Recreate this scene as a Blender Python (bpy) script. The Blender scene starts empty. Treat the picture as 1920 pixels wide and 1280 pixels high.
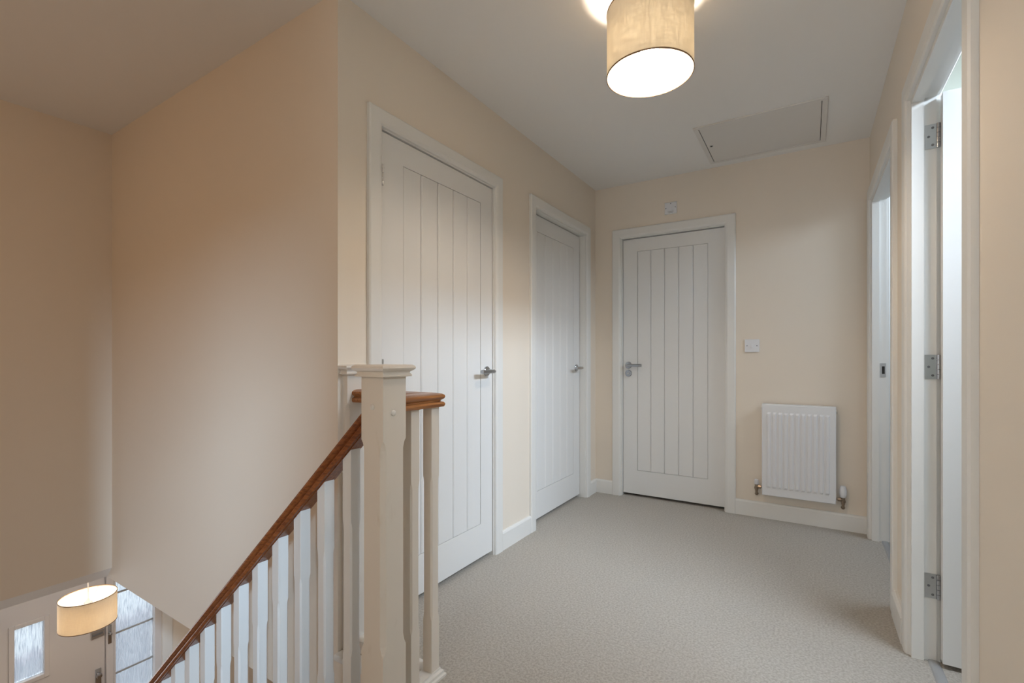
import bpy, bmesh, math
from mathutils import Matrix, Vector
C = bpy.context.scene.collection
R = math.radians
PI = math.pi

# ------------------------------------------------------------------ camera, world, lights, exposure
cam_d = bpy.data.cameras.new('camera'); cam = bpy.data.objects.new('camera', cam_d); C.objects.link(cam)
cam.location = (0, 0, 1.068); cam.rotation_euler = (PI/2, 0, R(31.84))
cam_d.sensor_width = 36; cam_d.lens = 900/1920*36; cam_d.shift_y = 30/1920; cam_d.clip_start = .02
bpy.context.scene.camera = cam

sc = bpy.context.scene
sc.view_settings.view_transform = 'Standard'; sc.view_settings.look = 'None'
sc.view_settings.gamma = 1; sc.view_settings.use_curve_mapping = False
sc.view_settings.exposure = 0.1

w = bpy.data.worlds.new('sky'); sc.world = w; w.use_nodes = True
bg = w.node_tree.nodes['Background']; bg.inputs[0].default_value = (.92, .96, 1, 1); bg.inputs[1].default_value = 2.3

def area(name, loc, direction, sx, sy, power, color, spread=180):
    l = bpy.data.lights.new(name, 'AREA'); l.shape = 'RECTANGLE'; l.size = sx; l.size_y = sy
    l.energy = power; l.color = color; l.spread = R(spread)
    o = bpy.data.objects.new(name, l); C.objects.link(o); o.location = loc
    o.rotation_euler = Vector(direction).to_track_quat('-Z', 'Y').to_euler(); return o
DAY = (.70, .84, 1.0)  # side-room daylight below comes from unseen added panels, aimed through the doorways
area('daylight_near_room', (1.17, 1.52, 2.30), (-1, .10, -.85), 1.15, .15, 20, DAY, 90)
area('daylight_far_room', (1.30, 3.05, 2.18), (-1, -.1, -.8), 1.0, .36, 13, DAY, 150)
area('daylight_rear_room', (1.15, -.68, 2.2), (-1, .53, -.535), .18, .3, 20, (.60, .80, 1), 64)
area('landing_fill', (-.35, -1.66, 1.5), (0, 1, .25), 1.15, 1.15, 3.5, (1, .97, .93))  # added soft fill behind the camera, lifts the general light on the landing
area('daylight_front_door', (-4.78, 1.2, -1.4), (1, 0, .05), 1.2, 1.5, 30, (.90, .94, 1), 170)
l = bpy.data.lights.new('stairwell_fill', 'POINT'); l.energy = 7.5; l.color = (1, .63, .34); l.shadow_soft_size = .13  # added warm fill over the stairwell, no pendant hangs there
o = bpy.data.objects.new('stairwell_fill', l); C.objects.link(o); o.location = (-2.3, -.95, 2.08)

# ------------------------------------------------------------------ materials
def mat(name, color, rough=.5, metal=0, spec=.5, bump=None, var=None, coat=0):
    m = bpy.data.materials.new(name); m.use_nodes = True; nt = m.node_tree; b = nt.nodes['Principled BSDF']
    b.inputs['Base Color'].default_value = (*color, 1); b.inputs['Roughness'].default_value = rough
    b.inputs['Metallic'].default_value = metal; b.inputs['Specular IOR Level'].default_value = spec
    b.inputs['Coat Weight'].default_value = coat
    tc = nt.nodes.new('ShaderNodeTexCoord')
    def noise(scale, stretch, detail=3):
        mp = nt.nodes.new('ShaderNodeMapping'); mp.inputs['Scale'].default_value = stretch
        nt.links.new(tc.outputs['Object'], mp.inputs[0])
        n = nt.nodes.new('ShaderNodeTexNoise'); n.inputs['Scale'].default_value = scale; n.inputs['Detail'].default_value = detail
        nt.links.new(mp.outputs[0], n.inputs['Vector']); return n
    if bump:
        scale, stretch, strength, dist = bump
        n = noise(scale, stretch); bp = nt.nodes.new('ShaderNodeBump')
        bp.inputs['Strength'].default_value = strength; bp.inputs['Distance'].default_value = dist
        nt.links.new(n.outputs['Fac'], bp.inputs['Height']); nt.links.new(bp.outputs[0], b.inputs['Normal'])
    if var:
        scale, stretch, col2, lo, hi = var
        n = noise(scale, stretch, 5); cr = nt.nodes.new('ShaderNodeMapRange')
        cr.inputs['From Min'].default_value = lo; cr.inputs['From Max'].default_value = hi
        nt.links.new(n.outputs['Fac'], cr.inputs['Value'])
        mx = nt.nodes.new('ShaderNodeMix'); mx.data_type = 'RGBA'
        mx.inputs[6].default_value = (*color, 1); mx.inputs[7].default_value = (*col2, 1)
        nt.links.new(cr.outputs[0], mx.inputs[0]); nt.links.new(mx.outputs[2], b.inputs['Base Color'])
    return m
M = {}
M['paint'] = mat('cream_wall_paint', (.86, .77, .66), .75, bump=(260, (1, 1, 1), .06, .002), spec=.3)
M['ceil'] = mat('white_ceiling_paint', (.92, .90, .875), .9, bump=(200, (1, 1, 1), .05, .002), spec=.2)
M['white'] = mat('white_gloss_woodwork', (.84, .825, .79), .38, spec=.4)
M['door'] = mat('white_grained_door', (.84, .83, .81), .42, spec=.35, bump=(90, (1, 1, .06), .22, .0012))
M['post'] = mat('painted_post', (.80, .76, .70), .4, spec=.4, var=(30, (1, 1, .3), (.72, .66, .58), .62, .8))
M['newel'] = mat('cream_newel_paint', (.78, .71, .62), .45, spec=.35, var=(30, (1, 1, .3), (.70, .62, .52), .62, .8))
M['balw'] = mat('white_baluster_paint', (.84, .84, .83), .33, spec=.45)
M['carpet'] = mat('beige_carpet', (.65, .60, .535), .97, spec=.08, bump=(330, (1, 1, 1), 1, .006), var=(120, (1, 1, 1), (.50, .45, .385), .38, .64))
M['wood'] = mat('varnished_hardwood', (.46, .20, .065), .3, spec=.45, coat=.2, var=(9, (14, 1.2, 14), (.26, .095, .028), .35, .65))
M['woodx'] = mat('varnished_hardwood_stair', (.33, .105, .028), .3, spec=.4, coat=.15, var=(7, (1.2, 20, 20), (.17, .045, .012), .35, .65))
M['chrome'] = mat('polished_chrome', (.44, .45, .47), .16, metal=1)
M['steel'] = mat('brushed_steel', (.60, .60, .60), .3, metal=1, bump=(200, (1, 1, .1), .1, .001))
M['brass'] = mat('tarnished_valve_metal', (.33, .26, .20), .35, metal=1)
M['dark'] = mat('dark_recess', (.02, .018, .016), .8)
M['grey'] = mat('grey_marking', (.16, .16, .17), .6)
M['plastic'] = mat('white_plastic', (.80, .80, .82), .3)
M['rad'] = mat('radiator_enamel', (.83, .83, .84), .3, spec=.45)
M['hatch'] = mat('hatch_enamel', (.80, .77, .735), .5)
M['thresh'] = mat('threshold_metal', (.42, .42, .42), .5, metal=.3)
M['upvc'] = mat('front_door_white', (.74, .70, .68), .4, bump=(80, (1, 1, .08), .2, .001))
M['rim'] = mat('shade_trim', (.22, .13, .07), .7)
M['hallfloor'] = mat('hall_floor_oak', (.34, .22, .13), .45, var=(6, (1, 12, 1), (.22, .13, .07), .35, .65))
M['paving'] = mat('pale_paving', (.42, .41, .40), .9, var=(5, (1, 1, 1), (.30, .29, .28), .4, .6))
M['brick'] = mat('brick_red', (.17, .09, .10), .9, var=(8, (1, 1, 3), (.09, .05, .07), .4, .6))

def shade_mat(name, c1, c2):
    m = bpy.data.materials.new(name); m.use_nodes = True; nt = m.node_tree; nt.nodes.clear()
    out = nt.nodes.new('ShaderNodeOutputMaterial'); mix = nt.nodes.new('ShaderNodeMixShader')
    d = nt.nodes.new('ShaderNodeBsdfDiffuse'); t = nt.nodes.new('ShaderNodeBsdfTranslucent')
    geo = nt.nodes.new('ShaderNodeNewGeometry'); tc = nt.nodes.new('ShaderNodeTexCoord')
    vals = []
    for s in ((260, 260, 26), (30, 30, 420)):
        mp = nt.nodes.new('ShaderNodeMapping'); mp.inputs['Scale'].default_value = s
        n = nt.nodes.new('ShaderNodeTexNoise'); n.inputs['Scale'].default_value = 1; n.inputs['Detail'].default_value = 2
        nt.links.new(tc.outputs['Object'], mp.inputs[0]); nt.links.new(mp.outputs[0], n.inputs['Vector']); vals.append(n)
    a = nt.nodes.new('ShaderNodeMath'); a.operation = 'MULTIPLY'
    nt.links.new(vals[0].outputs['Fac'], a.inputs[0]); nt.links.new(vals[1].outputs['Fac'], a.inputs[1])
    r = nt.nodes.new('ShaderNodeMapRange'); r.inputs['From Min'].default_value = .17; r.inputs['From Max'].default_value = .34
    nt.links.new(a.outputs[0], r.inputs['Value'])
    mx = nt.nodes.new('ShaderNodeMix'); mx.data_type = 'RGBA'
    mx.inputs[6].default_value = (*c1, 1); mx.inputs[7].default_value = (*c2, 1)
    nt.links.new(r.outputs[0], mx.inputs[0]); nt.links.new(mx.outputs[2], t.inputs['Color'])
    d.inputs['Color'].default_value = (.82, .74, .60, 1)
    mix.inputs[0].default_value = .20
    nt.links.new(d.outputs[0], mix.inputs[1]); nt.links.new(t.outputs[0], mix.inputs[2]); nt.links.new(mix.outputs[0], out.inputs[0])
    return m
M['shade'] = shade_mat('linen_lampshade', (.095, .076, .045), (.19, .162, .112))
M['shade2'] = shade_mat('linen_lampshade_hall', (.34, .235, .125), (.52, .40, .24))
def emis(name, col, s):
    m = bpy.data.materials.new(name); m.use_nodes = True; nt = m.node_tree; nt.nodes.clear()
    out = nt.nodes.new('ShaderNodeOutputMaterial'); e = nt.nodes.new('ShaderNodeEmission')
    e.inputs[0].default_value = (*col, 1); e.inputs[1].default_value = s; nt.links.new(e.outputs[0], out.inputs[0]); return m
M['bulb'] = emis('lit_bulb', (1, .82, .64), 350)
M['bulb2'] = emis('lit_bulb_hall', (1, .82, .62), 95)
def glass_mat():
    m = bpy.data.materials.new('obscured_glass'); m.use_nodes = True; nt = m.node_tree; nt.nodes.clear()
    out = nt.nodes.new('ShaderNodeOutputMaterial'); mix = nt.nodes.new('ShaderNodeMixShader')
    g = nt.nodes.new('ShaderNodeBsdfGlass'); g.inputs['Roughness'].default_value = .06; g.inputs['IOR'].default_value = 1.3
    g.inputs['Color'].default_value = (.95, .98, 1, 1)
    t = nt.nodes.new('ShaderNodeBsdfTranslucent'); t.inputs['Color'].default_value = (.80, .90, .97, 1)
    tc = nt.nodes.new('ShaderNodeTexCoord'); mp = nt.nodes.new('ShaderNodeMapping'); mp.inputs['Scale'].default_value = (90, 150, 11)
    n = nt.nodes.new('ShaderNodeTexNoise'); n.inputs['Scale'].default_value = 1; n.inputs['Detail'].default_value = 3
    bp = nt.nodes.new('ShaderNodeBump'); bp.inputs['Strength'].default_value = 1; bp.inputs['Distance'].default_value = .005
    nt.links.new(tc.outputs['Object'], mp.inputs[0]); nt.links.new(mp.outputs[0], n.inputs['Vector'])
    nt.links.new(n.outputs['Fac'], bp.inputs['Height']); nt.links.new(bp.outputs[0], g.inputs['Normal']); nt.links.new(bp.outputs[0], t.inputs['Normal'])
    mix.inputs[0].default_value = .30
    mp2 = nt.nodes.new('ShaderNodeMapping'); mp2.inputs['Scale'].default_value = (60, 210, 16); nt.links.new(tc.outputs['Object'], mp2.inputs[0])
    n2 = nt.nodes.new('ShaderNodeTexNoise'); n2.inputs['Scale'].default_value = 1; n2.inputs['Detail'].default_value = 4; nt.links.new(mp2.outputs[0], n2.inputs['Vector'])
    cr = nt.nodes.new('ShaderNodeValToRGB'); cr.color_ramp.elements[0].position = .34; cr.color_ramp.elements[0].color = (.50, .52, .58, 1)
    cr.color_ramp.elements[1].position = .52; cr.color_ramp.elements[1].color = (.95, .98, 1, 1)
    nt.links.new(n2.outputs['Fac'], cr.inputs[0]); nt.links.new(cr.outputs[0], g.inputs['Color'])
    nt.links.new(g.outputs[0], mix.inputs[1]); nt.links.new(t.outputs[0], mix.inputs[2]); nt.links.new(mix.outputs[0], out.inputs[0]); return m
M['glass'] = glass_mat()

# ------------------------------------------------------------------ mesh helpers
def box(bm, x0, x1, y0, y1, z0, z1, bev=0):
    x0, x1 = min(x0, x1), max(x0, x1); y0, y1 = min(y0, y1), max(y0, y1); z0, z1 = min(z0, z1), max(z0, z1)
    v = [bm.verts.new(p) for p in ((x0,y0,z0),(x1,y0,z0),(x1,y1,z0),(x0,y1,z0),(x0,y0,z1),(x1,y0,z1),(x1,y1,z1),(x0,y1,z1))]
    fs = [bm.faces.new([v[i] for i in f]) for f in ((0,3,2,1),(4,5,6,7),(0,1,5,4),(1,2,6,5),(2,3,7,6),(3,0,4,7))]
    if bev:
        es = list({e for f in fs for e in f.edges})
        bmesh.ops.bevel(bm, geom=es, offset=bev, segments=2, affect='EDGES', profile=.5)
def prism(bm, pts, z0, z1):                 # pts counter-clockwise in XY
    a = [bm.verts.new((x, y, z0)) for x, y in pts]; b = [bm.verts.new((x, y, z1)) for x, y in pts]
    n = len(pts); bm.faces.new(list(reversed(a))); bm.faces.new(b)
    for i in range(n): bm.faces.new((a[i], a[(i+1) % n], b[(i+1) % n], b[i]))
def sweep(bm, rings, cap=True):             # list of rings of points, same length
    vs = [[bm.verts.new(p) for p in r] for r in rings]; n = len(rings[0])
    for a, b in zip(vs, vs[1:]):
        for i in range(n): bm.faces.new((a[i], a[(i+1) % n], b[(i+1) % n], b[i]))
    if cap: bm.faces.new(list(reversed(vs[0]))); bm.faces.new(vs[-1])
def ring(c, u, v, r, n=20):
    c, u, v = Vector(c), Vector(u), Vector(v)
    return [c + u*(r*math.cos(2*PI*k/n)) + v*(r*math.sin(2*PI*k/n)) for k in range(n)]
def tube(bm, pts, r, n=14):
    pts = [Vector(p) for p in pts]; rs = r if isinstance(r, (list, tuple)) else [r]*len(pts); rings = []
    for i, p in enumerate(pts):
        d = (pts[min(i+1, len(pts)-1)] - pts[max(i-1, 0)]).normalized()
        a = Vector((0, 0, 1)) if abs(d.z) < .9 else Vector((1, 0, 0))
        u = d.cross(a).normalized(); v = d.cross(u).normalized(); rings.append(ring(p, u, v, rs[i], n))
    sweep(bm, rings)
def lathe(bm, c, axis, prof, n=24):         # prof: (distance along axis, radius)
    ax = Vector(axis).normalized(); a = Vector((0, 0, 1)) if abs(ax.z) < .9 else Vector((1, 0, 0))
    u = ax.cross(a).normalized(); v = ax.cross(u).normalized()
    sweep(bm, [ring(Vector(c)+ax*d, u, v, max(r, .0002), n) for d, r in prof])
def obj(name, bm, m, parent=None, smooth=False, label=None):
    bmesh.ops.recalc_face_normals(bm, faces=bm.faces[:])
    me = bpy.data.meshes.new(name); bm.to_mesh(me); bm.free()
    me.materials.append(M[m] if isinstance(m, str) else m)
    if smooth:
        for p in me.polygons: p.use_smooth = True
        try: me.set_sharp_from_angle(angle=R(35))
        except Exception: pass
    o = bpy.data.objects.new(name, me); C.objects.link(o)
    if parent: o.parent = parent
    if label: o['label'] = label
    return o
def B(): return bmesh.new()
def boxes(name, lst, m, parent=None, bev=0, label=None):
    bm = B()
    for b in lst: box(bm, *b, bev=bev)
    return obj(name, bm, m, parent, label=label)
def tag(o, label, cat, group=None, kind=None):
    o['label'] = label; o['category'] = cat
    if group: o['group'] = group
    if kind: o['kind'] = kind
    return o
def thing(name, label, cat, loc=(0, 0, 0), rz=0, group=None, kind=None):
    o = bpy.data.objects.new(name, None); o.empty_display_size = .05; C.objects.link(o); o.location = loc; o.rotation_euler = (0, 0, rz)
    return tag(o, label, cat, group, kind)
def struct(name, bm, m, label, cat='wall'):
    return tag(obj(name, bm, m), label, cat, kind='structure')

# ------------------------------------------------------------------ key dimensions
XL, YB, XR, HC = -1.457, 3.61, .307, 2.4
XR2 = XR + .07
def wall_line(bm, horiz, a0, a1, t0, t1, z0, z1, opens=()):
    """wall running along X (horiz) or Y, with openings (a, b, zbottom, ztop)"""
    def bx(p, q, zz0, zz1):
        if q - p < 1e-4 or zz1 - zz0 < 1e-4: return
        if horiz: box(bm, p, q, t0, t1, zz0, zz1)
        else: box(bm, t0, t1, p, q, zz0, zz1)
    c = a0
    for (p, q, zb, zt) in sorted(opens):
        bx(c, p, z0, z1); bx(p, q, zt, z1); bx(p, q, z0, zb); c = q
    bx(c, a1, z0, z1)

# openings (clear, between linings)
D1 = (1.354, 2.155, 1.983); D2 = (2.617, 3.404, 1.995); D3 = (-1.240, -.505, 1.985)
D4 = (1.470, 2.215, 1.985); D5 = (2.600, 3.500, 1.985); D6 = (-1.0, -.14, 1.985)
LN = .028
bm = B(); wall_line(bm, False, 1.247, YB, XL-.1, XL, 0, HC, [(D1[0]-LN, D1[1]+LN, 0, D1[2]+LN), (D2[0]-LN, D2[1]+LN, 0, D2[2]+LN)])
struct('wall_left', bm, 'paint', 'cream painted wall with two white doors left of the carpet')
bm = B(); wall_line(bm, True, XL-.1, XR, YB, YB+.1, 0, HC, [(D3[0]-LN, D3[1]+LN, 0, D3[2]+LN)])
struct('wall_back', bm, 'paint', 'cream end wall of the landing behind the radiator')
bm = B(); wall_line(bm, False, -3.2, 6.5, XR, XR2, 0, HC, [(D4[0]-LN, D4[1]+LN, 0, D4[2]+LN), (D5[0]-LN, D5[1]+LN, 0, D5[2]+LN), (D6[0]-LN, D6[1]+LN, 0, D6[2]+LN)])
struct('wall_right', bm, 'paint', 'cream right-hand wall with the open doorways')
bm = B(); prism(bm, [(-3.70, 1.1802), (-1.457, 1.147), (-1.457, 1.247), (-3.70, 1.2802)], -.26, HC)
prism(bm, [(-1.457, 1.147), (-.95, 1.1395), (-.95, 1.18), (-1.457, 1.18)], -.26, -.03)
struct('wall_stairs', bm, 'paint', 'tall cream wall beyond the stair handrail')
bm = B(); box(bm, -3.652, -3.552, -1.7, 6.5, -.19, HC)
struct('wall_stairwell_end', bm, 'paint', 'cream wall at the far left end of the stairwell')
bm = B(); v = [bm.verts.new(p) for p in ((-3.552,-1.7,-.19),(-3.552,6.5,-.19),(-3.622,-1.7,-.26),(-3.622,6.5,-.26),(-3.70,-1.7,-.19),(-3.70,6.5,-.19),(-3.70,-1.7,-.26),(-3.70,6.5,-.26))]
for f in ((0,1,3,2),(2,3,7,6),(6,7,5,4),(4,5,1,0),(0,2,6,4),(1,5,7,3)): bm.faces.new([v[i] for i in f])
struct('trim_1', bm, 'ceil', 'pale sloping edge band under the stairwell end wall', 'trim')
bm = B()
box(bm, -3.652, -1.14, -1.8, -1.7, -2.6, HC); box(bm, -1.14, -1.04, -1.8, .17, -.26, HC)  # wall end carried further out to keep rear daylight off the stairwell end
struct('wall_near_stairs', bm, 'paint', 'unseen cream wall on the near side of the stairs, its end lengthened to block daylight')
bm = B(); wall_line(bm, True, -1.04, XR, -1.8, -1.7, 0, HC, [(-.95, .25, .9, 2.1)]); box(bm, XR2, 3.5, -3.3, -3.2, 0, HC)
struct('wall_rear', bm, 'paint', 'cream wall behind the camera')
bm = B(); wall_line(bm, False, -3.3, 6.6, 3.5, 3.6, 0, HC, [])
box(bm, -3.65, 3.6, 6.5, 6.6, 0, HC); box(bm, XR2, 3.5, 2.36, 2.44, 0, HC); box(bm, XR2, 3.5, .0, .08, 0, HC)
struct('wall_outer', bm, mat('pale_room_paint', (.72, .76, .68), .8), 'pale walls of the rooms beyond the right doorways')
bm = B(); box(bm, -3.7, 3.6, -3.3, 6.6, HC, HC+.12)
struct('ceiling', bm, 'ceil', 'white flat ceiling over landing and stairwell', 'ceiling')
# floors
bm = B()
for b in ((-1.04, 3.5, -1.7, 1.18), (-1.45, 3.5, 1.18, 1.25), (-3.55, 3.5, 1.25, 6.5), (XR, 3.5, -3.2, -1.7)): box(bm, *b, -.02, 0)
struct('floor', bm, 'carpet', 'beige short-pile carpet covering the landing', 'floor')
bm = B()
for b in ((-1.04, 3.5, -1.7, 1.18), (-1.457, 3.5, 1.18, 1.25), (-3.62, 3.5, 1.25, 6.5), (XR, 3.5, -3.2, -1.7), (-5.0, -3.70, -1.7, 6.5)): box(bm, *b, -.26, -.02)
struct('ceiling_hall', bm, 'ceil', 'white ceiling of the hall below', 'ceiling')
boxes_ = B(); box(boxes_, -5.0, -.9, -1.7, 4.0, -2.7, -2.6)
struct('floor_hall', boxes_, 'hallfloor', 'wood floor of the hall below', 'floor')
FW = -4.9
bm = B(); wall_line(bm, False, -1.7, 4.0, FW-.1, FW, -2.6, -.26, [(.62, 1.985, -2.6, -.56)])
box(bm, -5.0, -.9, 3.3, 3.4, -2.6, -.26); box(bm, -1.0, -.9, -1.7, 3.3, -2.6, -.26); box(bm, -5.0, -3.652, -1.8, -1.7, -2.6, -.26)
struct('wall_hall', bm, 'paint', 'cream wall around the front door downstairs')

# ------------------------------------------------------------------ door builder (local: x along wall, -y towards the viewer)
def leaf_mesh(bm, x0, x1, z0, z1, y0, th, px0, px1, pz0, pz1, rec=.009):
    y1 = y0 + th
    box(bm, x0, px0, y0, y1, z0, z1); box(bm, px1, x1, y0, y1, z0, z1)
    box(bm, px0, px1, y0, y1, pz1, z1); box(bm, px0, px1, y0, y1, z0, pz0)
    box(bm, px0, px1, y0+rec, y1-rec, pz0, pz1)
def add_planks(leaf, px0, px1, pz0, pz1, y0, rec=.009, n=5, side=-1, gap=.0025):
    pw = (px1 - px0) / n
    bm = B(); c = .0045; yb = 0; yf = -(rec-.0005)
    a, b = gap/2, pw-gap/2
    pr = [(a, yb), (b, yb), (b, yf+c*.8), (b-c, yf), (a+c, yf), (a, yf+c*.8)]
    sweep(bm, [[(x, y, pz0+gap) for x, y in pr], [(x, y, pz1-gap) for x, y in pr]])
    p = obj('plank', bm, 'door', leaf)
    p.location = (px0, y0+rec, 0)
    for k in range(1, n):
        q = p.copy(); C.objects.link(q); q.parent = leaf; q.location = (px0+k*pw, y0+rec, 0)
    return p
def lever(parent, x, z, y, dr, key=False, name='lever_handle'):
    """chrome lever on a round rose, dr = +-1 direction of the lever along x"""
    bm = B(); pts = [(x, y, z), (x, y-.03, z), (x, y-.043, z), (x+dr*.004, y-.051, z), (x+dr*.014, y-.054, z), (x+dr*.115, y-.054, z)]
    tube(bm, pts, [.0108]*6, 16)
    h = obj(name, bm, 'chrome', parent, smooth=True)
    bm = B(); lathe(bm, (x, y, z), (0, -1, 0), [(0, .026), (.006, .026), (.0085, .023), (.009, .008)]); obj('rose', bm, 'chrome', h, smooth=True)
    if key:
        bm = B(); lathe(bm, (x, y, z-.062), (0, -1, 0), [(0, .026), (.006, .026), (.0085, .023), (.009, .01)]); k = obj('lock_escutcheon', bm, 'chrome', parent, smooth=True)
        bm = B(); lathe(bm, (x, y-.009, z-.062), (0, -1, 0), [(0, .008), (.012, .008), (.014, .006)]); obj('lock_turn', bm, 'steel', k, smooth=True)
    return h
def butt_hinge_closed(parent, x, y, zc, h=.084):
    bm = B()
    for k in range(5):
        z0 = zc-h/2+k*h/5; lathe(bm, (x, y, z0+.0006), (0, 0, 1), [(0, .0055), (h/5-.0012, .0055)], 12)
    box(bm, x-.006, x+.006, y, y+.003, zc-h/2, zc+h/2)
    return obj('hinge', bm, 'steel', parent, smooth=True)
def frame_parts(root, W, H, depth, aw=.066, ap=.018, stop_y=None, stop_w=.014, back=False, left=True, right=True, headtrim=True):
    """linings, stops, architraves; opening x -W/2..W/2, z 0..H; wall from y=0 to depth"""
    m = .006; hw = W/2
    boxes('door_lining', [(-hw-LN, -hw, 0, depth, 0, H+LN), (hw, hw+LN, 0, depth, 0, H+LN), (-hw, hw, 0, depth, H, H+LN)], 'white', root)
    if stop_y is not None:
        s0, s1 = stop_y
        boxes('door_stop', [(-hw, -hw+.012, s0, s1, 0, H), (hw-.012, hw, s0, s1, 0, H), (-hw+.012, hw-.012, s0, s1, H-.012, H)], 'white', root)
    def arch(y0, sgn):
        def prof(e0, e1):   # inner edge -> outer edge: a rounded flat architrave section
            d = 1 if e1 > e0 else -1
            return [(e0, 0), (e0, .6*ap), (e0+d*.006, .86*ap), (e0+d*.016, ap), (e1-d*.006, ap), (e1, .75*ap), (e1, 0)]
        hi, ho = hw+m, hw+m+aw; zi, zo = H+m, H+m+aw
        for s in (-1, 1):
            if (s < 0 and not left) or (s > 0 and not right): continue
            bm = B(); p = prof(0, aw)
            sweep(bm, [[(s*(hi+a), y0+sgn*b, 0) for a, b in p], [(s*(hi+a), y0+sgn*b, zi+a) for a, b in p]])
            obj('architrave', bm, 'white', root)
        bm = B(); p = prof(0, aw)
        sweep(bm, [[(-hi-a, y0+sgn*b, zi+a) for a, b in p], [(hi+a, y0+sgn*b, zi+a) for a, b in p]])
        obj('architrave', bm, 'white', root)
    arch(0, -1)
    if back: arch(depth, 1)

def closed_door(idx, label, loc, rz, W, H, leaf_y, panel_zs, handle_x, handle_z, dr, hinge_side=None, key=False, stile=.113, stop=None):
    root = thing('door_%d' % idx, label, 'door', loc, rz, kind='structure')
    frame_parts(root, W, H, .1, stop_y=stop)
    g = .0042; hw = W/2
    px0, px1 = -hw+.128, hw-.108
    if hinge_side is None or hinge_side > 0: px0, px1 = -hw+.112, hw-.112
    bm = B(); leaf_mesh(bm, -hw+.003, hw-g, .02 if idx == 3 else .023, H-g-.001, leaf_y, .036, px0, px1, *panel_zs)
    leaf = obj('door_leaf', bm, 'door', root)
    add_planks(leaf, px0, px1, *panel_zs, leaf_y)
    lever(root, handle_x, handle_z, leaf_y, dr, key)
    if hinge_side:
        for z in (1.80, 1.02, .25): butt_hinge_closed(root, hinge_side*(hw-.005), leaf_y-.008, z)
    return root
cy = (D1[0]+D1[1])/2
closed_door(1, 'white boarded door nearest the newel post, its panel of five upright planks', (XL, cy, 0), PI/2, D1[1]-D1[0], D1[2], .006, (.197, 1.877), 2.098-cy, .995, -1, hinge_side=-1, stop=(.048, .062))
cy = (D2[0]+D2[1])/2
closed_door(2, 'white boarded door in the left wall next to the far corner', (XL, cy, 0), PI/2, D2[1]-D2[0], D2[2], .046, (.200, 1.885), 3.34-cy, .99, -1, stop=None)
cx = (D3[0]+D3[1])/2
closed_door(3, 'white boarded door in the end wall beside the radiator', (cx, YB, 0), 0, D3[1]-D3[0], D3[2], .03, (.201, 1.882), -1.195-cx, 1.008, 1, key=True, stop=(.012, .030) and None)

def open_hinge(parent, x, y, zc, side, h=.086):
    """hinge with one leaf on the jamb face (plane x), knuckle at inner wall face; side = direction into opening"""
    bm = B(); box(bm, x, x+side*.0025, y-.032, y, zc-h/2, zc+h/2)
    p = obj('hinge', bm, 'steel', parent, smooth=False)
    bm = B()
    for k in range(5):
        lathe(bm, (x+side*.004, y+.004, zc-h/2+k*h/5+.0006), (0, 0, 1), [(0, .006), (h/5-.0012, .006)], 12)
    obj('knuckle', bm, 'chrome', p, smooth=True)
    for dz, dy in ((-.03, -.011), (0, -.022), (.03, -.011)):
        bm = B(); lathe(bm, (x+side*.0024, y+dy, zc+dz), (side, 0, 0), [(0, .0042), (.0008, .0042), (.001, .002)], 12)
        obj('screw', bm, 'grey', p)
def open_doorway(idx, label, Y0, Y1, H, hinge, leaf=True, angle=90, hinges=(1.845, 1.035, .265)):
    """opening in the right wall; hinge = -1 when hinged on the low-x (far Y) side. local x = -world Y"""
    W = Y1-Y0; cy = (Y0+Y1)/2; hw = W/2; dep = XR2-XR
    root = thing('door_%d' % idx, label, 'door', (XR, cy, 0), -PI/2, kind='structure')
    frame_parts(root, W, H, dep, stop_y=(.0, .034), stop_w=.03, back=True)
    hx = hinge*hw
    for z in hinges: open_hinge(root, hx, dep, z, -hinge)
    lw = W-.006
    # leaf modelled shut along x from the hinge, then swung about the knuckle
    bm = B(); s = -hinge
    th = .036; py = -th+.002
    L = bpy.data.objects
    def sx(a): return s*a
    x0, x1 = .004, lw
    pz0, pz1 = .2, 1.88; px0, px1 = x0+.11, x1-.11
    def bx(a, b, y0, y1, z0, z1): box(bm, min(sx(a), sx(b)), max(sx(a), sx(b)), y0, y1, z0, z1)
    ya, yb = -th-.002, -.002
    bx(x0, px0, ya, yb, .018, H-.006); bx(px1, x1, ya, yb, .018, H-.006)
    bx(px0, px1, ya, yb, pz1, H-.006); bx(px0, px1, ya, yb, .018, pz0); bx(px0, px1, ya+.009, yb-.009, pz0, pz1)
    lf = obj('door_leaf', bm, 'door', root)
    lf.location = (hx, dep+.006, 0); lf.rotation_euler = (0, 0, s*R(angle))
    a0, a1 = sorted((sx(px0), sx(px1)))
    add_planks(lf, a0, a1, pz0, pz1, ya)
    lever(root if False else lf, sx(x1-.06), 1.0, ya, -s)
    return root
d4 = open_doorway(4, 'open white door with steel hinges in the nearer right-hand doorway', D4[0], D4[1], D4[2], -1, angle=90)
d5 = open_doorway(5, 'white door frame of the far right-hand doorway beside the radiator', D5[0], D5[1], D5[2], 1, angle=95)
d6 = open_doorway(6, 'unseen white doorway behind the camera, added to steer the rear daylight', D6[0], D6[1], D6[2], 1, angle=95)  # unseen opening, placed and sized to send rear daylight onto the stair wall
# strike plate on far jamb of doorway 5
cy = (D5[0]+D5[1])/2; lx = -(D5[1]-cy)
sp = boxes('strike_plate', [(lx, lx+.0022, .039, .066, .955, 1.035)], 'steel', d5)
boxes('strike_hole', [(lx+.0018, lx+.0028, .047, .060, .973, 1.017)], 'dark', sp)
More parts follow.
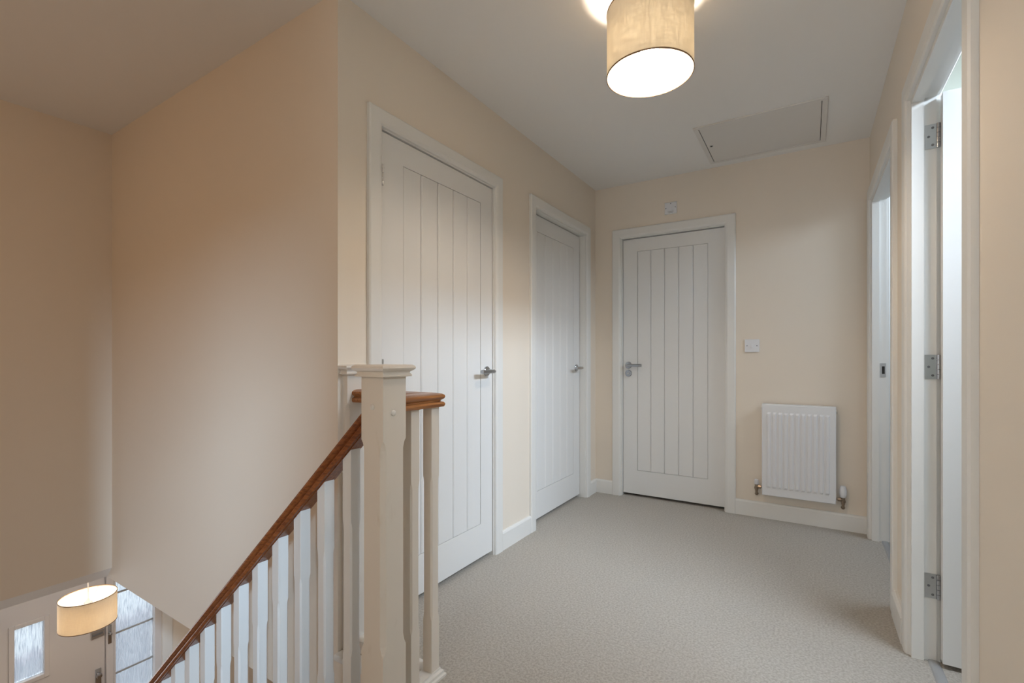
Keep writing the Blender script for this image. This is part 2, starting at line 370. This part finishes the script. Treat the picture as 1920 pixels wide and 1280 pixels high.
# thresholds
for nm, (y0, y1) in (('trim_2', D4[:2]), ('trim_3', D5[:2])):
    bm = B(); sweep(bm, [[(.352, y, 0), (.356, y, .004), (.362, y, .0055), (.376, y, .0055), (.382, y, .004), (.386, y, 0)] for y in (y0, y1)])
    struct(nm, bm, 'thresh', 'grey metal carpet strip in the %s doorway' % ('nearer right' if nm == 'trim_2' else 'far right'), 'trim')

# ------------------------------------------------------------------ skirting boards
def skirt(name, p, q, nrm, label, h=.104, t=.015):
    """board from p to q (XY) on wall, nrm = direction into the room"""
    n = Vector(nrm); pr = [(0, 0), (t, 0), (t, h-.012), (t*.75, h-.004), (t*.45, h), (0, h)]
    bm = B(); sweep(bm, [[(a[0]+n.x*d, a[1]+n.y*d, z) for d, z in pr] for a in (p, q)])
    return struct(name, bm, 'white', label, 'baseboard')
aw = .072
skirt('baseboard_left', (XL, D1[1]+aw), (XL, D2[0]-aw), (1, 0), 'white skirting board between the two left-hand doors')
skirt('baseboard_left_corner', (XL, D2[1]+aw), (XL, YB), (1, 0), 'short white skirting board between left wall door and far corner')
skirt('baseboard_back_corner', (XL, YB), (D3[0]-aw, YB), (0, -1), 'short white skirting board left of the end wall door')
skirt('baseboard_back', (D3[1]+aw, YB), (XR, YB), (0, -1), 'white skirting board under the radiator')
skirt('baseboard_right', (XR, D4[1]+aw), (XR, D5[0]-aw), (-1, 0), 'white skirting board between the right-hand doorways', t=.02)
skirt('baseboard_right_near', (XR, D6[1]+aw), (XR, D4[0]-aw), (-1, 0), 'white skirting board on the right wall beside the camera')
skirt('baseboard_right_far', (XR, D5[1]+aw), (XR, YB-.015), (-1, 0), 'tiny white skirting piece in the right far corner')

# ------------------------------------------------------------------ loft hatch
t = thing('loft_hatch', 'off-white rectangular loft hatch in the ceiling near the end wall', 'hatch', (-.25, 3.22, HC))
x0, x1, y0, y1 = -.33, .33, -.295, .30; fw = .026
bm = B()
for b in ((x0, x1, y0, y0+fw), (x0, x1, y1-fw, y1), (x0, x0+fw, y0+fw, y1-fw), (x1-fw, x1, y0+fw, y1-fw)): box(bm, *b, -.007, 0, bev=.0015)
obj('frame', bm, 'hatch', t)
bm = B(); box(bm, x0+fw+.003, x1-fw-.003, y0+fw+.003, y1-fw-.003, -.005, 0, bev=.001); obj('hatch_door', bm, 'hatch', t)
bm = B()
for b in ((x0+fw, x1-fw, y0+fw, y0+fw+.003), (x0+fw, x1-fw, y1-fw-.003, y1-fw), (x0+fw, x0+fw+.003, y0+fw, y1-fw), (x1-fw-.003, x1-fw, y0+fw, y1-fw)): box(bm, *b, -.001, 0)
obj('gap', bm, 'dark', t)
bm = B(); lathe(bm, (-.276, 0, -.005), (0, 0, -1), [(0, .0105), (.003, .0105), (.0035, .0075), (.001, .006)]); kk = obj('lock', bm, 'steel', t, smooth=True)
bm = B(); lathe(bm, (-.276, 0, -.0075), (0, 0, -1), [(0, .0065), (.0022, .0065)]); obj('keyhole', bm, 'dark', kk)

# ------------------------------------------------------------------ lamps
def pendant(name, label, loc, ceil_z, rad, h, bulbmat, bulb_z, bulb_r, ring_z, shmat='shade'):
    """loc = centre of the bottom rim"""
    t = thing(name, label, 'lamp', (loc[0], loc[1], loc[2]))
    n = 72; bm = B()
    a = [bm.verts.new((rad*math.cos(2*PI*k/n), rad*math.sin(2*PI*k/n), 0)) for k in range(n)]
    b = [bm.verts.new((rad*math.cos(2*PI*k/n), rad*math.sin(2*PI*k/n), h)) for k in range(n)]
    for k in range(n): bm.faces.new((a[k], a[(k+1) % n], b[(k+1) % n], b[k]))
    sh = obj('lamp_shade', bm, shmat, t, smooth=True)
    for z in (0, h):
        bm = B(); rr = [ring((0, 0, z+dz), (1, 0, 0), (0, 1, 0), rad+dr, n) for dr, dz in ((-.0015, -.0012), (.0015, -.0012), (.0015, .003), (-.0015, .003))]
        vs = [[bm.verts.new(p) for p in r_] for r_ in rr]
        for i in range(4):
            for k in range(n): bm.faces.new((vs[i][k], vs[i][(k+1) % n], vs[(i+1) % 4][(k+1) % n], vs[(i+1) % 4][k]))
        obj('shade_rim', bm, 'rim', sh)
    zc = ceil_z - loc[2]
    bm = B(); tube(bm, [(0, 0, bulb_z+bulb_r+.055), (0, 0, zc)], .003, 10); obj('cord', bm, 'plastic', t, smooth=True)
    bm = B(); lathe(bm, (0, 0, zc), (0, 0, -1), [(0, .045), (.012, .045), (.028, .03), (.032, .006)]); obj('ceiling_rose', bm, 'plastic', t, smooth=True)
    bm = B(); lathe(bm, (0, 0, bulb_z+bulb_r*.8), (0, 0, 1), [(0, .017), (.025, .018), (.028, .023), (.034, .023), (.05, .015), (.065, .006)]); hd = obj('lamp_holder', bm, 'plastic', t, smooth=True)
    bm = B()
    for k in range(3):
        an = 2*PI*k/3+.4; tube(bm, [(.02*math.cos(an), .02*math.sin(an), ring_z-.0), (.05*math.cos(an), .05*math.sin(an), ring_z-.008), (rad*math.cos(an), rad*math.sin(an), h-.004)], .0016, 6)
    rs = [ring((0, 0, ring_z+dz), (1, 0, 0), (0, 1, 0), .021+dr, 24) for dr, dz in ((-.002, -.001), (.002, -.001), (.002, .001), (-.002, .001))]
    vs = [[bm.verts.new(p) for p in r_] for r_ in rs]
    for i in range(4):
        for k in range(24): bm.faces.new((vs[i][k], vs[i][(k+1) % 24], vs[(i+1) % 4][(k+1) % 24], vs[(i+1) % 4][k]))
    obj('spider', bm, 'plastic', t, smooth=True)
    bm = B(); pr = [(0, .0)]
    for k in range(1, 12):
        an = PI*k/14; pr.append((bulb_r*(1-math.cos(an)), bulb_r*math.sin(an)))
    pr.append((bulb_r*2.0, bulb_r*.42)); lathe(bm, (0, 0, bulb_z-bulb_r), (0, 0, 1), pr, 24); obj('bulb', bm, bulbmat, t, smooth=True)
    return t
pendant('pendant_lamp', 'beige linen drum pendant lamp lit over the landing carpet', (-.489, 1.722, 2.081), HC, .15, .226, 'bulb', .073, .034, .135)
pendant('pendant_lamp', 'beige linen drum pendant lamp lit in the hall below by the front door', (-4.07, 1.222, -.697), -.26, .15, .186, 'bulb2', .075, .03, .14, 'shade2')

# ------------------------------------------------------------------ staircase
NX, NY = -1.075, 1.01
SL = .924
st = thing('staircase', 'carpeted staircase going down to the left behind the white balusters', 'staircase', (-1.04, .5, 0))
ox, oy = -1.04, .5
going = .2/SL
for k in range(12):
    xa = -k*going; z = -.2*(k+1)
    bm = B(); box(bm, xa-going-.02, xa, -.315, .488, z-.025, z, bev=.004); obj('tread', bm, 'carpet', st)
    bm = B(); box(bm, xa-.015, xa, -.315, .488, z+.0, z+.175 if k else z+.18); obj('riser', bm, 'carpet', st)
xe = -12*going
boxes('riser', [(xe-.015, xe, -.315, .488, -2.6, -2.425)], 'carpet', st)
def strg(y0, y1):
    bm = B(); zt = lambda x: -.035+SL*x
    pts = [(0, zt(0)), (xe, zt(xe)), (xe-.1, -2.6), (xe+.18, -2.6), (0, -.26)]
    pts = [(-.0, .0-.035), (xe-.05, zt(xe-.05)), (xe-.05, -2.6), (xe+.1, -2.6), (-.0, -.26-.1)]
    a = [bm.verts.new((x, y0, z)) for x, z in pts]; b = [bm.verts.new((x, y1, z)) for x, z in pts]
    bm.faces.new(a); bm.faces.new(list(reversed(b)))
    for i in range(5): bm.faces.new((a[i], b[i], b[(i+1) % 5], a[(i+1) % 5]))
    obj('string_board', bm, 'white', st)
strg(.49, .53); strg(-.325, -.315)

# ------------------------------------------------------------------ balustrade
bal = thing('balustrade', 'white chamfered balusters and newels carrying the brown varnished handrail', 'balustrade', (NX, NY, 0))
def wl(x, y, z): return (x-NX, y-NY, z)
def octo(hw, c): return [(-hw+c, -hw), (hw-c, -hw), (hw, -hw+c), (hw, hw-c), (hw-c, hw), (-hw+c, hw), (-hw, hw-c), (-hw, -hw+c)]
def post(bm, hw, z0, z1, c, s0, s1, tr=.02, slope=0, tz=0, botslope=0):
    e = .0009; rings = []
    for z, cc in ((z0, e), (s0, e), (s0+tr*.35, c*.6), (s0+tr, c), (s1-tr, c), (s1-tr*.35, c*.6), (s1, e), (z1, e)):
        sl = slope if z == z1 else (botslope if z == z0 else 0)
        rings.append([(x, y, z+sl*x) for x, y in octo(hw, cc)])
    sweep(bm, rings)
def cap(bm, x0, x1, y0, y1, z0, z1):
    """moulded square cap: offset profile (o, z)"""
    h = z1-z0; pr = [(0, z0), (.012, z0), (.013, z0+.12*h), (.008, z0+.3*h), (.009, z0+.42*h), (.017, z0+.55*h), (.021, z0+.72*h), (.019, z0+.88*h), (.013, z1)]
    sweep(bm, [[(x0-o, y0-o, z), (x1+o, y0-o, z), (x1+o, y1+o, z), (x0-o, y1+o, z)] for o, z in pr])
# newel 1
bm = B(); post(bm, .0455, -.45, 1.014, .0125, .212, .828, .028); n1 = obj('newel_post', bm, 'newel', bal)
bm = B(); cap(bm, -.0455, .0455, -.0455, .0455, 1.012, 1.047); obj('newel_cap', bm, 'newel', n1, smooth=True)
for c, ax in (((.002, -.0455, .925), (0, -1, 0)), ((.0455, -.006, .907), (1, 0, 0))):
    bm = B(); lathe(bm, c, ax, [(0, .0085), (.002, .0085), (.0045, .006), (.0055, .002)], 16); obj('dowel_plug', bm, 'post', n1, smooth=True)
# newel 2: half newel flat on the wall end
X2 = -1.428; ya, yb = 1.166, 1.256
bm = B()
def half(z, c):
    x0 = XL-NX; x1 = X2-NX; a, b = ya-NY, yb-NY
    return [(x0, a, z), (x1-c, a, z), (x1, a+c, z), (x1, b-c, z), (x1-c, b, z), (x0, b, z)]
sweep(bm, [half(z, c) for z, c in ((0, .001), (.2, .001), (.207, .007), (.228, .012), (.87, .012), (.893, .007), (.90, .001), (1.01, .001))])
n2 = obj('newel_post', bm, 'post', bal, label='half newel post fixed flat against the wall end')
bm = B(); h = .035; z0 = 1.007
pr = [(0, z0), (.012, z0), (.013, z0+.12*h), (.008, z0+.3*h), (.009, z0+.42*h), (.017, z0+.55*h), (.021, z0+.72*h), (.019, z0+.88*h), (.013, z0+h)]
sweep(bm, [[(XL-NX, ya-NY-o, z), (X2-NX+o, ya-NY-o, z), (X2-NX+o, yb-NY+o, z), (XL-NX, yb-NY+o, z)] for o, z in pr])
obj('newel_cap', bm, 'post', n2, smooth=True)
# handrail profile (half width a, z) closed loop, rail width .066
def rail_prof(s=1):
    right = [(.022, 0), (.030, .001), (.033, .006), (.0335, .011), (.030, .0165), (.0225, .0195), (.0225, .0225), (.031, .028), (.0335, .034), (.032, .040), (.025, .0445), (.012, .0475)]
    return [(a, z*s) for a, z in right] + [(-a, z*s) for a, z in reversed(right)]
vs_ = 1.30
def zbot(x): return .785+SL*(x+1.198)            # underside of the rail at the balusters
bm = B(); rp = rail_prof(vs_*1.06)
def sec(x): return [(x-NX, a, zbot(x)+.004+z) for a, z in rp]
sweep(bm, [sec(x) for x in (NX-.0455, -2.0, -3.0, -3.58)])
obj('handrail', bm, 'woodx', bal, smooth=True, label='brown varnished sloping stair handrail')
RC = 1.219; zr = .903                             # landing return rail
bm = B(); rp = rail_prof(1.0)
rings = [[(a, .0455, zr+z) for a, z in rp], [(a, RC-NY+a, zr+z) for a, z in rp], [(X2-NX, RC-NY+a, zr+z) for a, z in rp]]
sweep(bm, rings)
obj('handrail', bm, 'wood', bal, smooth=True, label='brown varnished level handrail turning the landing corner')
# base rail on the landing edge, moulded
bp = [(.036, 0), (.036, .008), (.031, .012), (.030, .02), (.023, .025), (.022, .03)]
bp = bp + [(-a, z) for a, z in reversed(bp)]
bm = B()
sweep(bm, [[(a, .0455, z) for a, z in bp], [(a, RC-NY+a, z) for a, z in bp], [(X2-NX, RC-NY+a, z) for a, z in bp]])
obj('base_rail', bm, 'post', bal)
# landing balusters
bm = B(); post(bm, .019, .03, zr+.002, .0055, .20, .675, .02)
b0 = obj('baluster', bm, 'newel', bal); spots = [(0, 1.124-NY), (0, RC-NY), (-.115, RC-NY), (-.23, RC-NY)]
b0.location = (0, spots[0][1], 0)
for x, y in spots[1:]:
    b = b0.copy(); C.objects.link(b); b.parent = bal; b.location = (x, y, 0)
# stair balusters, heads cut to the slope, each with a wooden fillet between heads
bm = B(); post(bm, .019, -.80, 0, .0055, -.62, -.205, .02, slope=SL, botslope=SL)
s0 = obj('baluster', bm, 'balw', bal)
bmf = B()
fl = .125-.038
q = [(-.019-fl, -.019*SL-fl*SL), (-.019, -.019*SL)]
for k in range(19):
    xc = -1.217-.125*k
    o = s0 if k == 0 else s0.copy()
    if k: C.objects.link(o); o.parent = bal
    o.location = (xc-NX, 0, zbot(xc))
bm = B(); x0, x1 = NX-.0455, -3.58
sweep(bm, [[(x-NX, -.0205, zbot(x)+.001), (x-NX, .0205, zbot(x)+.001), (x-NX, .0205, zbot(x)+.0125), (x-NX, -.0205, zbot(x)+.0125)] for x in (x0, x1)])
obj('rail_fillet', bm, 'woodx', bal)
bm = B()
sweep(bm, [[(x-NX, -.03, zbot(x)-.83), (x-NX, .03, zbot(x)-.83), (x-NX, .03, zbot(x)-.798), (x-NX, -.03, zbot(x)-.798)] for x in (x0, x1)])
obj('string_capping', bm, 'post', bal)
# foot newel, out of frame, carries the end of the rail
bm = B(); post(bm, .0455, -2.6, -1.35, .0125, -2.2, -1.7, .028); o = obj('newel_post', bm, 'post', bal); o.location = (-3.62-NX, 0, 0)
# nosing / apron at the landing edge in the gap
bm = B(); box(bm, -1.457+.001, -1.113, 1.128, 1.18, -.022, 0, bev=.004)
struct('trim_4', bm, 'white', 'white nosing board at the carpet edge behind the newel', 'trim')

# ------------------------------------------------------------------ radiator
rx0, rx1, rz0, rz1 = -.268, .134, .168, .762
rd = thing('radiator', 'white ribbed panel radiator under the light switch', 'radiator', ((rx0+rx1)/2, YB, 0))
W = rx1-rx0; hw = W/2; yf = -.066
nr = 11; pitch = (W-.05)/nr
bm = B()
def ribcols():
    xs = [(-hw, 0), (-hw+.003, -.004)]
    for k in range(nr):
        a = -hw+.025+k*pitch
        xs += [(a+pitch*.08, -.004), (a+pitch*.26, -.0105), (a+pitch*.64, -.0105), (a+pitch*.82, -.004)]
    return xs+[(hw-.003, -.004), (hw, 0)]
cols = ribcols()
zz = [(rz0, 0), (rz0+.004, .4), (rz0+.05, .4), (rz0+.062, 1), (rz1-.062, 1), (rz1-.05, .4), (rz1-.004, .4), (rz1, 0)]
grid = []
for z, f in zz:
    row = []
    for x, d in cols:
        dd = d*f if f == 0 else (max(d, -.004) if f < 1 else d)
        row.append(bm.verts.new((x, yf+dd, z)))
    grid.append(row)
for i in range(len(zz)-1):
    for j in range(len(cols)-1): bm.faces.new((grid[i][j], grid[i][j+1], grid[i+1][j+1], grid[i+1][j]))
obj('front_panel', bm, 'rad', rd)
boxes('back_panel', [(-hw+.004, hw-.004, yf+.0, yf+.012, rz0+.004, rz1-.004)], 'rad', rd)
for q in (-hw, hw): boxes('side_cover', [(q-.0015, q+.0015, yf-.001, -.018, rz0+.02, rz1)], 'rad', rd)
bm = B(); box(bm, -hw, hw, yf-.002, -.018, rz1-.003, rz1+.002)
obj('top_cover', bm, 'rad', rd)
bm = B()
box(bm, -hw+.02, hw-.02, yf+.012, -.02, rz0+.02, rz1-.02); obj('convector_fins', bm, 'rad', rd)
for q in (-hw+.08, hw-.1): boxes('bracket', [(q, q+.02, -.02, 0, .25, .7)], 'steel', rd)
for s in (-1, 1):
    bm = B(); lathe(bm, (s*(hw-.001), yf+.02, rz1-.03), (s, 0, 0), [(0, .009), (.006, .009), (.008, .006)], 12)
    obj('end_plug', bm, 'steel', rd)
def valve(x, s, zc, trv):
    """valve body at x, tail to the radiator on side -s"""
    bm = B(); y = yf+.026
    tube(bm, [(x-s*.0, y, zc), (x-s*.045, y, zc)], .0075); lathe(bm, (x-s*.018, y, zc), (s, 0, 0), [(-.008, .0125), (.008, .0125)], 6)
    lathe(bm, (x, y, zc-.028), (0, 0, 1), [(0, .0095), (.012, .0095), (.012, .013), (.024, .013), (.026, .010), (.045, .010)], 12)
    tube(bm, [(x, y, zc-.026), (x, y, zc-.045), (x+0, y+.012, zc-.052), (x, y+.04, zc-.052)], .0075, 10)
    lathe(bm, (x-.0, y, zc-.052), (0, 1, 0), [(.012, .0115), (.026, .0115)], 6)
    v = obj('valve', bm, 'brass', rd, smooth=True)
    bm = B()
    if trv:
        lathe(bm, (x, y, zc+.014), (0, 0, 1), [(0, .013), (.006, .017), (.022, .0195), (.045, .0195), (.062, .016), (.070, .0135), (.072, .004)], 20)
    else:
        lathe(bm, (x, y, zc+.014), (0, 0, 1), [(0, .011), (.004, .0135), (.03, .0125), (.033, .010), (.034, .004)], 20)
    obj('valve_cap', bm, 'plastic', v, smooth=True)
valve(hw+.038, 1, .196, True)
valve(-hw-.035, -1, .212, False)

# ------------------------------------------------------------------ switch plates
def plate(name, label, x, z, w_, h_):
    t = thing(name, label, 'switch', (x, YB, z))
    bm = B(); box(bm, -w_/2, w_/2, -.009, 0, -h_/2, h_/2, bev=.002); obj('face_plate', bm, 'plastic', t); return t
t = plate('light_switch', 'white single light switch above the radiator', -.333, 1.147, .088, .086)
bm = B(); box(bm, -.0065, .0065, -.014, -.009, -.012, .012, bev=.001); obj('rocker', bm, 'plastic', t)
for s in (-1, 1):
    bm = B(); lathe(bm, (s*.030, -.009, 0), (0, -1, 0), [(0, .0035), (.001, .003)], 12); obj('screw', bm, 'grey', t)
t = plate('isolator_switch', 'white square isolator plate on the wall above the end door', -.868, 2.163, .086, .086)
bm = B(); box(bm, -.021, .021, -.0115, -.009, -.016, .026, bev=.001); obj('pull_switch', bm, 'plastic', t)
for cx_, cz_ in ((-.034, -.0), (.033, .003), (.0, .033)):
    bm = B(); lathe(bm, (cx_, -.009, cz_), (0, -1, 0), [(0, .0035), (.001, .003)], 12); obj('screw', bm, 'grey', t)
bm = B()
for k in range(7): box(bm, -.021+k*.0062, -.021+k*.0062+.0042, -.0094, -.009, -.0275, -.0245)
for k in range(5): box(bm, -.014+k*.0062, -.014+k*.0062+.0042, -.0094, -.009, -.0355, -.0325)
obj('print', bm, 'grey', t)

# ------------------------------------------------------------------ front door and sidelight downstairs
ZF = -2.6
fd = thing('door_7', 'white front door downstairs with narrow obscured glass pane', 'door', (FW, 1.13, ZF), 0, kind='structure')
# local: x into hall (+x toward camera), y along wall
def L(y): return y-1.13
def Z(z): return z-ZF
bm = B()
gy0, gy1, gz0, gz1 = L(1.056), L(1.216), Z(-1.318), Z(-.918)
gz1 = Z(-.915)
for b in ((L(.68), gy0, 0.01, 2.0), (gy1, L(1.584), .01, 2.0), (gy0, gy1, .01, gz0), (gy0, gy1, gz1, 2.0)): box(bm, -.07, -.02, *b)
lf = obj('door_leaf', bm, 'upvc', fd)
bm = B()
f = .03
for b in ((gy0-f, gy0, gz0-f, gz1+f), (gy1, gy1+f, gz0-f, gz1+f), (gy0, gy1, gz1, gz1+f), (gy0, gy1, gz0-f, gz0)): box(bm, -.021, -.010, *b, bev=.003)
obj('glazing_bead', bm, 'upvc', lf)
bm = B(); box(bm, -.048, -.042, gy0, gy1, gz0, gz1); obj('glass_pane', bm, 'glass', lf)
bm = B()
for b in ((L(.62), L(.68), 0, 2.04), (L(1.589), L(1.64), 0, 2.04), (L(.68), L(1.589), 2.003, 2.04)): box(bm, -.09, .0, *b, bev=.004)
obj('door_frame', bm, 'upvc', fd)
bm = B(); box(bm, -.02, -.008, L(1.492), L(1.578), Z(-1.205), Z(-1.145), bev=.002); lb = obj('letterbox', bm, 'steel', fd)
bm = B(); box(bm, -.009, -.006, L(1.5), L(1.57), Z(-1.183), Z(-1.168)); obj('flap_slot', bm, 'grey', lb)
bm = B(); box(bm, .0, .008, L(1.597), L(1.622), Z(-1.285), Z(-1.13), bev=.003); lathe(bm, (.008, L(1.61), Z(-1.20)), (1, 0, 0), [(0, .012), (.02, .01), (.024, .004)])
obj('door_chain_plate', bm, 'chrome', fd, smooth=True)
bm = B(); box(bm, -.02, -.01, L(1.52), L(1.56), Z(-1.62), Z(-1.46), bev=.003); lathe(bm, (-.01, L(1.54), Z(-1.51)), (1, 0, 0), [(0, .018), (.02, .02), (.03, .016), (.032, .004)])
obj('door_knob', bm, 'chrome', fd, smooth=True)
sw = thing('window_1', 'tall obscured glass sidelight beside the front door downstairs', 'window', (FW, 1.79, ZF), 0, kind='structure')
def L2(y): return y-1.79
bm = B()
for b in ((L2(1.641), L2(1.652), 0, 2.04), (L2(1.931), L2(1.985), 0, 2.04), (L2(1.652), L2(1.931), 1.98, 2.04), (L2(1.652), L2(1.931), 0, .06)): box(bm, -.09, .0, *b, bev=.003)
obj('window_frame', bm, 'upvc', sw)
zs = [Z(-.62), Z(-.903), Z(-1.238), Z(-1.573), Z(-1.908), Z(-2.243), .06]
for i in range(6):
    bm = B(); box(bm, -.05, -.044, L2(1.652), L2(1.931), zs[i+1], zs[i]); obj('glass_pane', bm, 'glass', sw)
    if i < 5:
        bm = B(); box(bm, -.044, -.034, L2(1.652), L2(1.931), zs[i+1]-.007, zs[i+1]+.007); obj('glazing_bar', bm, 'thresh', sw)
bm = B(); box(bm, FW, FW+.012, 1.987, 2.065, ZF, -.56, bev=.003)
struct('trim_5', bm, 'white', 'white upright trim board right of the sidelight downstairs', 'trim')
# tilted frames added around the unseen daylight panels of the right-hand rooms
for i, (y, a, lb) in enumerate(((-.74, .26, 'added white frame around the unseen daylight panel behind the camera'), (1.5, 1.2, 'added white frame around the unseen daylight panel of the nearer right-hand room'), (3.15, 1.2, 'added white frame around the unseen daylight panel of the far right-hand room'))):
    t = thing('window_%d' % (i+2), lb, 'window', (1.18, y, 2.22) if i == 0 else (1.20, y, 2.32), 0, kind='structure')
    a /= 2; b = .15 if i == 0 else .08; bm = B()
    for q in ((-a-.03, -a, -b-.02, b+.02), (a, a+.03, -b-.02, b+.02), (-a, a, -b-.02, -b), (-a, a, b, b+.02)): box(bm, -.02, .02, *q)
    o = obj('window_frame', bm, 'upvc', t); o.rotation_euler = (0, R(-35), 0)
# outside the front door
bm = B(); box(bm, -16, -5.0, -6, 9, -2.85, -2.75); struct('floor_outside', bm, 'paving', 'pale paving outside the front door', 'ground')
bm = B(); box(bm, -6.8, -6.6, .2, 5.5, -2.75, -1.95)
tag(obj('garden_wall', bm, 'brick'), 'dull red low brick wall outside the front door', 'wall', kind='structure')
